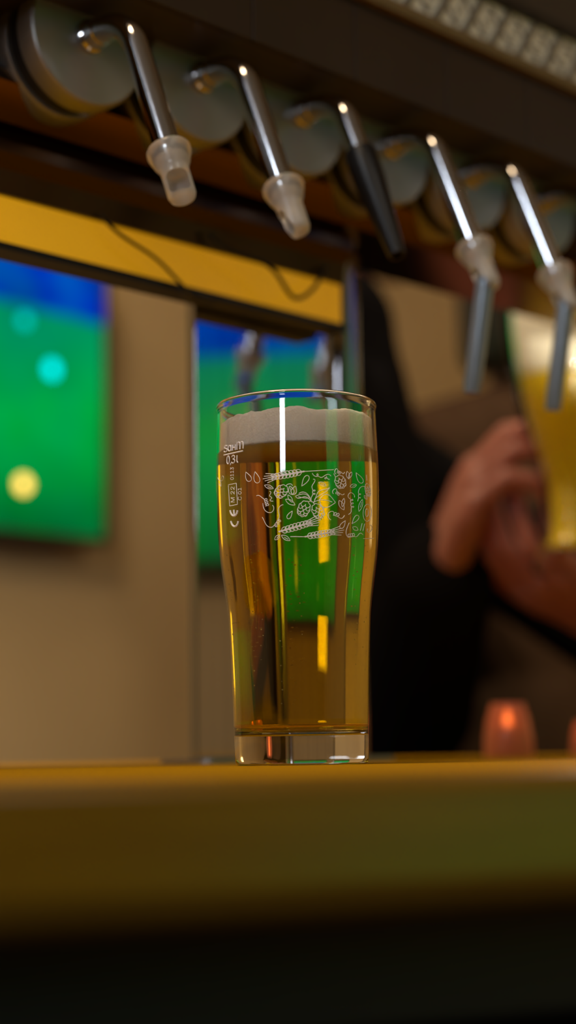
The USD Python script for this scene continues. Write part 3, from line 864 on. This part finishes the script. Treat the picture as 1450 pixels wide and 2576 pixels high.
def face_parts(pr_, P, size=1.0):
    for s in (-1, 1):
        obj('eye', trimesh.creation.icosphere(3, .011).apply_translation(P(.079, .030 * s, .004)), 'eye', pr_, True)
        obj('iris', trimesh.creation.icosphere(2, .0055).apply_translation(P(.0865, .030 * s, .004)), 'hair_black', pr_, True)
    obj('mouth', bones([[(P(.083, -.020, -.060), .005), (P(.089, 0, -.058), .0065), (P(.083, .020, -.060), .005)]], .004, 4), 'lip', pr_, True)

# guest in black, side-on behind the column, right hand round the wheat beer glass
F1 = unit(V(.995, .10, 0)); S1 = unit(V(-.10, .995, 0))            # facing, and towards the far (left) shoulder
B1 = V(.020, 1.80, 0)
g1 = thing('person', 'person in a black sweater side-on behind the steel column, holding the wheat beer glass', 'person', (0, 0, 0))
shR, shL = B1 - S1 * .185 + V(0, 0, 1.44), B1 + S1 * .185 + V(0, 0, 1.44)
hipR, hipL = B1 - S1 * .10 + V(0, 0, .92), B1 + S1 * .10 + V(0, 0, .92)
elR, wrR = V(.108, 1.57, 1.065), V(.130, 1.425, 1.178)
elL, wrL = V(.365, 1.70, 1.125), V(.284, 1.455, 1.138)
knR, knL = hipR + V(.03, 0, -.42), hipL + V(.03, 0, -.42)
anR, anL = hipR + V(0, 0, -.84), hipL + V(0, 0, -.84)
hd1 = B1 + F1 * .05 + V(0, 0, 1.66)
fR = unit(V(.25, -.40, .62)); pR = unit(V(.95, .05, -.15))
curlR = [(.35, .75, .5), (.40, .85, .55), (.45, .9, .6), (.5, .9, .6)]
hbR = hand_bones(wrR, fR, pR, curlR, 1)
fL = unit(V(-.62, -.55, .28)); pL = unit(V(-.1, .1, 1))
hbL = hand_bones(wrL, fL, pL, [(.3, .6, .4)] * 4, 1)
hb1, P1 = head_bones(hd1, F1)
core = [[(hipR, .10), (hipL, .10), (B1 + V(0, 0, 1.15), .095)], [(B1 + V(0, 0, 1.12), .098), (shR + V(0, 0, -.06), .070), (shL + V(0, 0, -.06), .070), (B1 + F1 * .03 + V(0, 0, 1.32), .092)],
        [(shR, .06), (shL, .06)], [(B1 + V(0, 0, 1.46), .060), (hd1 + V(0, 0, -.06) - F1 * .02, .052)],
        [(hipR, .095), (knR, .062)], [(knR, .060), (anR, .042)], [(hipL, .095), (knL, .062)], [(knL, .060), (anL, .042)],
        [(anR + V(0, 0, -.04), .038), (anR + F1 * .15 + V(0, 0, -.055), .028)], [(anL + V(0, 0, -.04), .038), (anL + F1 * .15 + V(0, 0, -.055), .028)],
        [(shR, .055), (elR, .042)], [(elR, .040), (wrR, .026)], [(shL, .055), (elL, .042)], [(elL, .040), (wrL, .026)]]
obj('body', bones(core + hb1 + hbR + hbL, .006, 10), 'skin', g1, True)
inner_ = lambda a, b, s: a + (b - a) * s
sweater = [[(hipR + V(0, 0, .0), .112), (hipL, .112), (B1 + V(0, 0, 1.15), .108)], [(B1 + V(0, 0, 1.12), .108), (shR + V(0, 0, -.06), .082), (shL + V(0, 0, -.06), .082), (B1 + F1 * .03 + V(0, 0, 1.32), .106)],
           [(shR, .072), (shL, .072), (B1 + V(0, 0, 1.47), .070)],
           [(shR, .070), (elR, .064)], [(elR, .064), (inner_(elR, wrR, .95), .048)], [(shL, .070), (elL, .056)], [(elL, .054), (inner_(elL, wrL, .85), .042)]]
obj('sweater', bones(sweater, .010, 10), 'black_cloth', g1, True, 'black long-sleeved sweater')
trs = [[(hipR, .108), (knR, .078)], [(knR, .075), (anR + V(0, 0, .03), .058)], [(hipL, .108), (knL, .078)], [(knL, .075), (anL + V(0, 0, .03), .058)], [(hipR, .110), (hipL, .110)]]
obj('trousers', bones(trs, .012, 10), 'denim', g1, True)
shoes = [[(a + V(0, 0, -.035), .046), (a + F1 * .16 + V(0, 0, -.047), .036)] for a in (anR, anL)]
obj('shoe', bones(shoes[:1], .010, 6), 'black_plastic', g1, True)
obj('shoe', bones(shoes[1:], .010, 6), 'black_plastic', g1, True)
obj('hair', bones([[(hd1 - F1 * .03 + V(0, 0, .05), .094), (hd1 + F1 * .02 + V(0, 0, .065), .082)], [(hd1 - F1 * .06 + V(0, 0, .0), .07), (hd1 - F1 * .05 + V(0, 0, -.05), .05)]], .010, 6), 'hair_black', g1, True)
face_parts(g1, P1)

# second guest behind: long black hair, brown top
F2 = unit(V(-.55, .83, 0)); S2 = unit(np.cross([0, 0, 1.0], F2))
B2 = V(.33, 2.25, 0)
g2 = thing('person', 'person with long black hair and a brown top standing behind the wheat beer glass', 'person', (0, 0, 0))
hd2 = B2 + V(0, 0, 1.665)
sh = [B2 + S2 * s * .17 + V(0, 0, 1.41) for s in (1, -1)]
hp = [B2 + S2 * s * .09 + V(0, 0, .92) for s in (1, -1)]
el2 = [sh[0] + V(.02, -.03, -.30) + S2 * .05, sh[1] + V(0, -.03, -.30) - S2 * .05]
wr2 = [el2[0] + F2 * .22 + V(0, 0, -.06), el2[1] + F2 * .22 + V(0, 0, -.06)]
hb2, P2 = head_bones(hd2, F2)
bodyb = [[(hp[0], .10), (hp[1], .10), (B2 + V(0, 0, 1.15), .105)], [(B2 + V(0, 0, 1.12), .11), (sh[0] + V(0, 0, -.05), .07), (sh[1] + V(0, 0, -.05), .07)], [(sh[0], .055), (sh[1], .055)],
         [(B2 + V(0, 0, 1.43), .056), (hd2 + V(0, 0, -.06), .050)]]
topb = [[(hp[0], .110), (hp[1], .110), (B2 + V(0, 0, 1.15), .118)], [(B2 + V(0, 0, 1.12), .122), (sh[0] + V(0, 0, -.05), .082), (sh[1] + V(0, 0, -.05), .082)], [(sh[0], .068), (sh[1], .068), (B2 + V(0, 0, 1.47), .066)]]
trb = []
handb = []
for i in (0, 1):
    k, a = hp[i] + V(0, 0, -.42), hp[i] + V(0, 0, -.84)
    bodyb += [[(hp[i], .09), (k, .060)], [(k, .058), (a, .042)], [(sh[i], .052), (el2[i], .040)], [(el2[i], .038), (wr2[i], .026)], [(a + V(0, 0, -.04), .036), (a + F2 * .14 + V(0, 0, -.055), .026)]]
    topb += [[(sh[i], .064), (el2[i], .052)], [(el2[i], .050), (inner_(el2[i], wr2[i], .85), .038)]]
    trb += [[(hp[i], .104), (k, .076)], [(k, .074), (a + V(0, 0, .03), .056)]]
    handb += hand_bones(wr2[i], F2, V(0, 0, -1), [(.3, .5, .4)] * 4, 1 if i == 0 else -1, .92)
obj('body', bones(bodyb + hb2 + handb, .007, 10), 'skin', g2, True)
obj('top', bones(topb, .012, 10), 'brown_cloth', g2, True, 'brown long-sleeved top')
obj('trousers', bones(trb + [[(hp[0], .106), (hp[1], .106)]], .014, 10), 'denim', g2, True)
for i in (0, 1):
    a = hp[i] + V(0, 0, -.84)
    obj('shoe', bones([[(a + V(0, 0, -.035), .044), (a + F2 * .15 + V(0, 0, -.047), .034)]], .010, 6), 'black_plastic', g2, True)
obj('hair', bones([[(hd2 - F2 * .025 + V(0, 0, .05), .100), (hd2 + F2 * .01 + V(0, 0, .06), .088)],
                   [(hd2 - F2 * .045 + V(0, 0, .02) + S2 * .03, .075), (hd2 - F2 * .045 + V(0, 0, .02) - S2 * .03, .075), (hd2 - F2 * .05 + V(0, 0, -.10) + S2 * .05, .048), (hd2 - F2 * .05 + V(0, 0, -.10) - S2 * .05, .048)],
                   [(hd2 + S2 * .075 + V(0, 0, .03), .034), (hd2 + S2 * .080 + V(0, 0, -.11), .028)], [(hd2 - S2 * .075 + V(0, 0, .03), .034), (hd2 - S2 * .080 + V(0, 0, -.11), .028)]], .010, 8), 'hair_black', g2, True, 'long black hair')
face_parts(g2, P2)
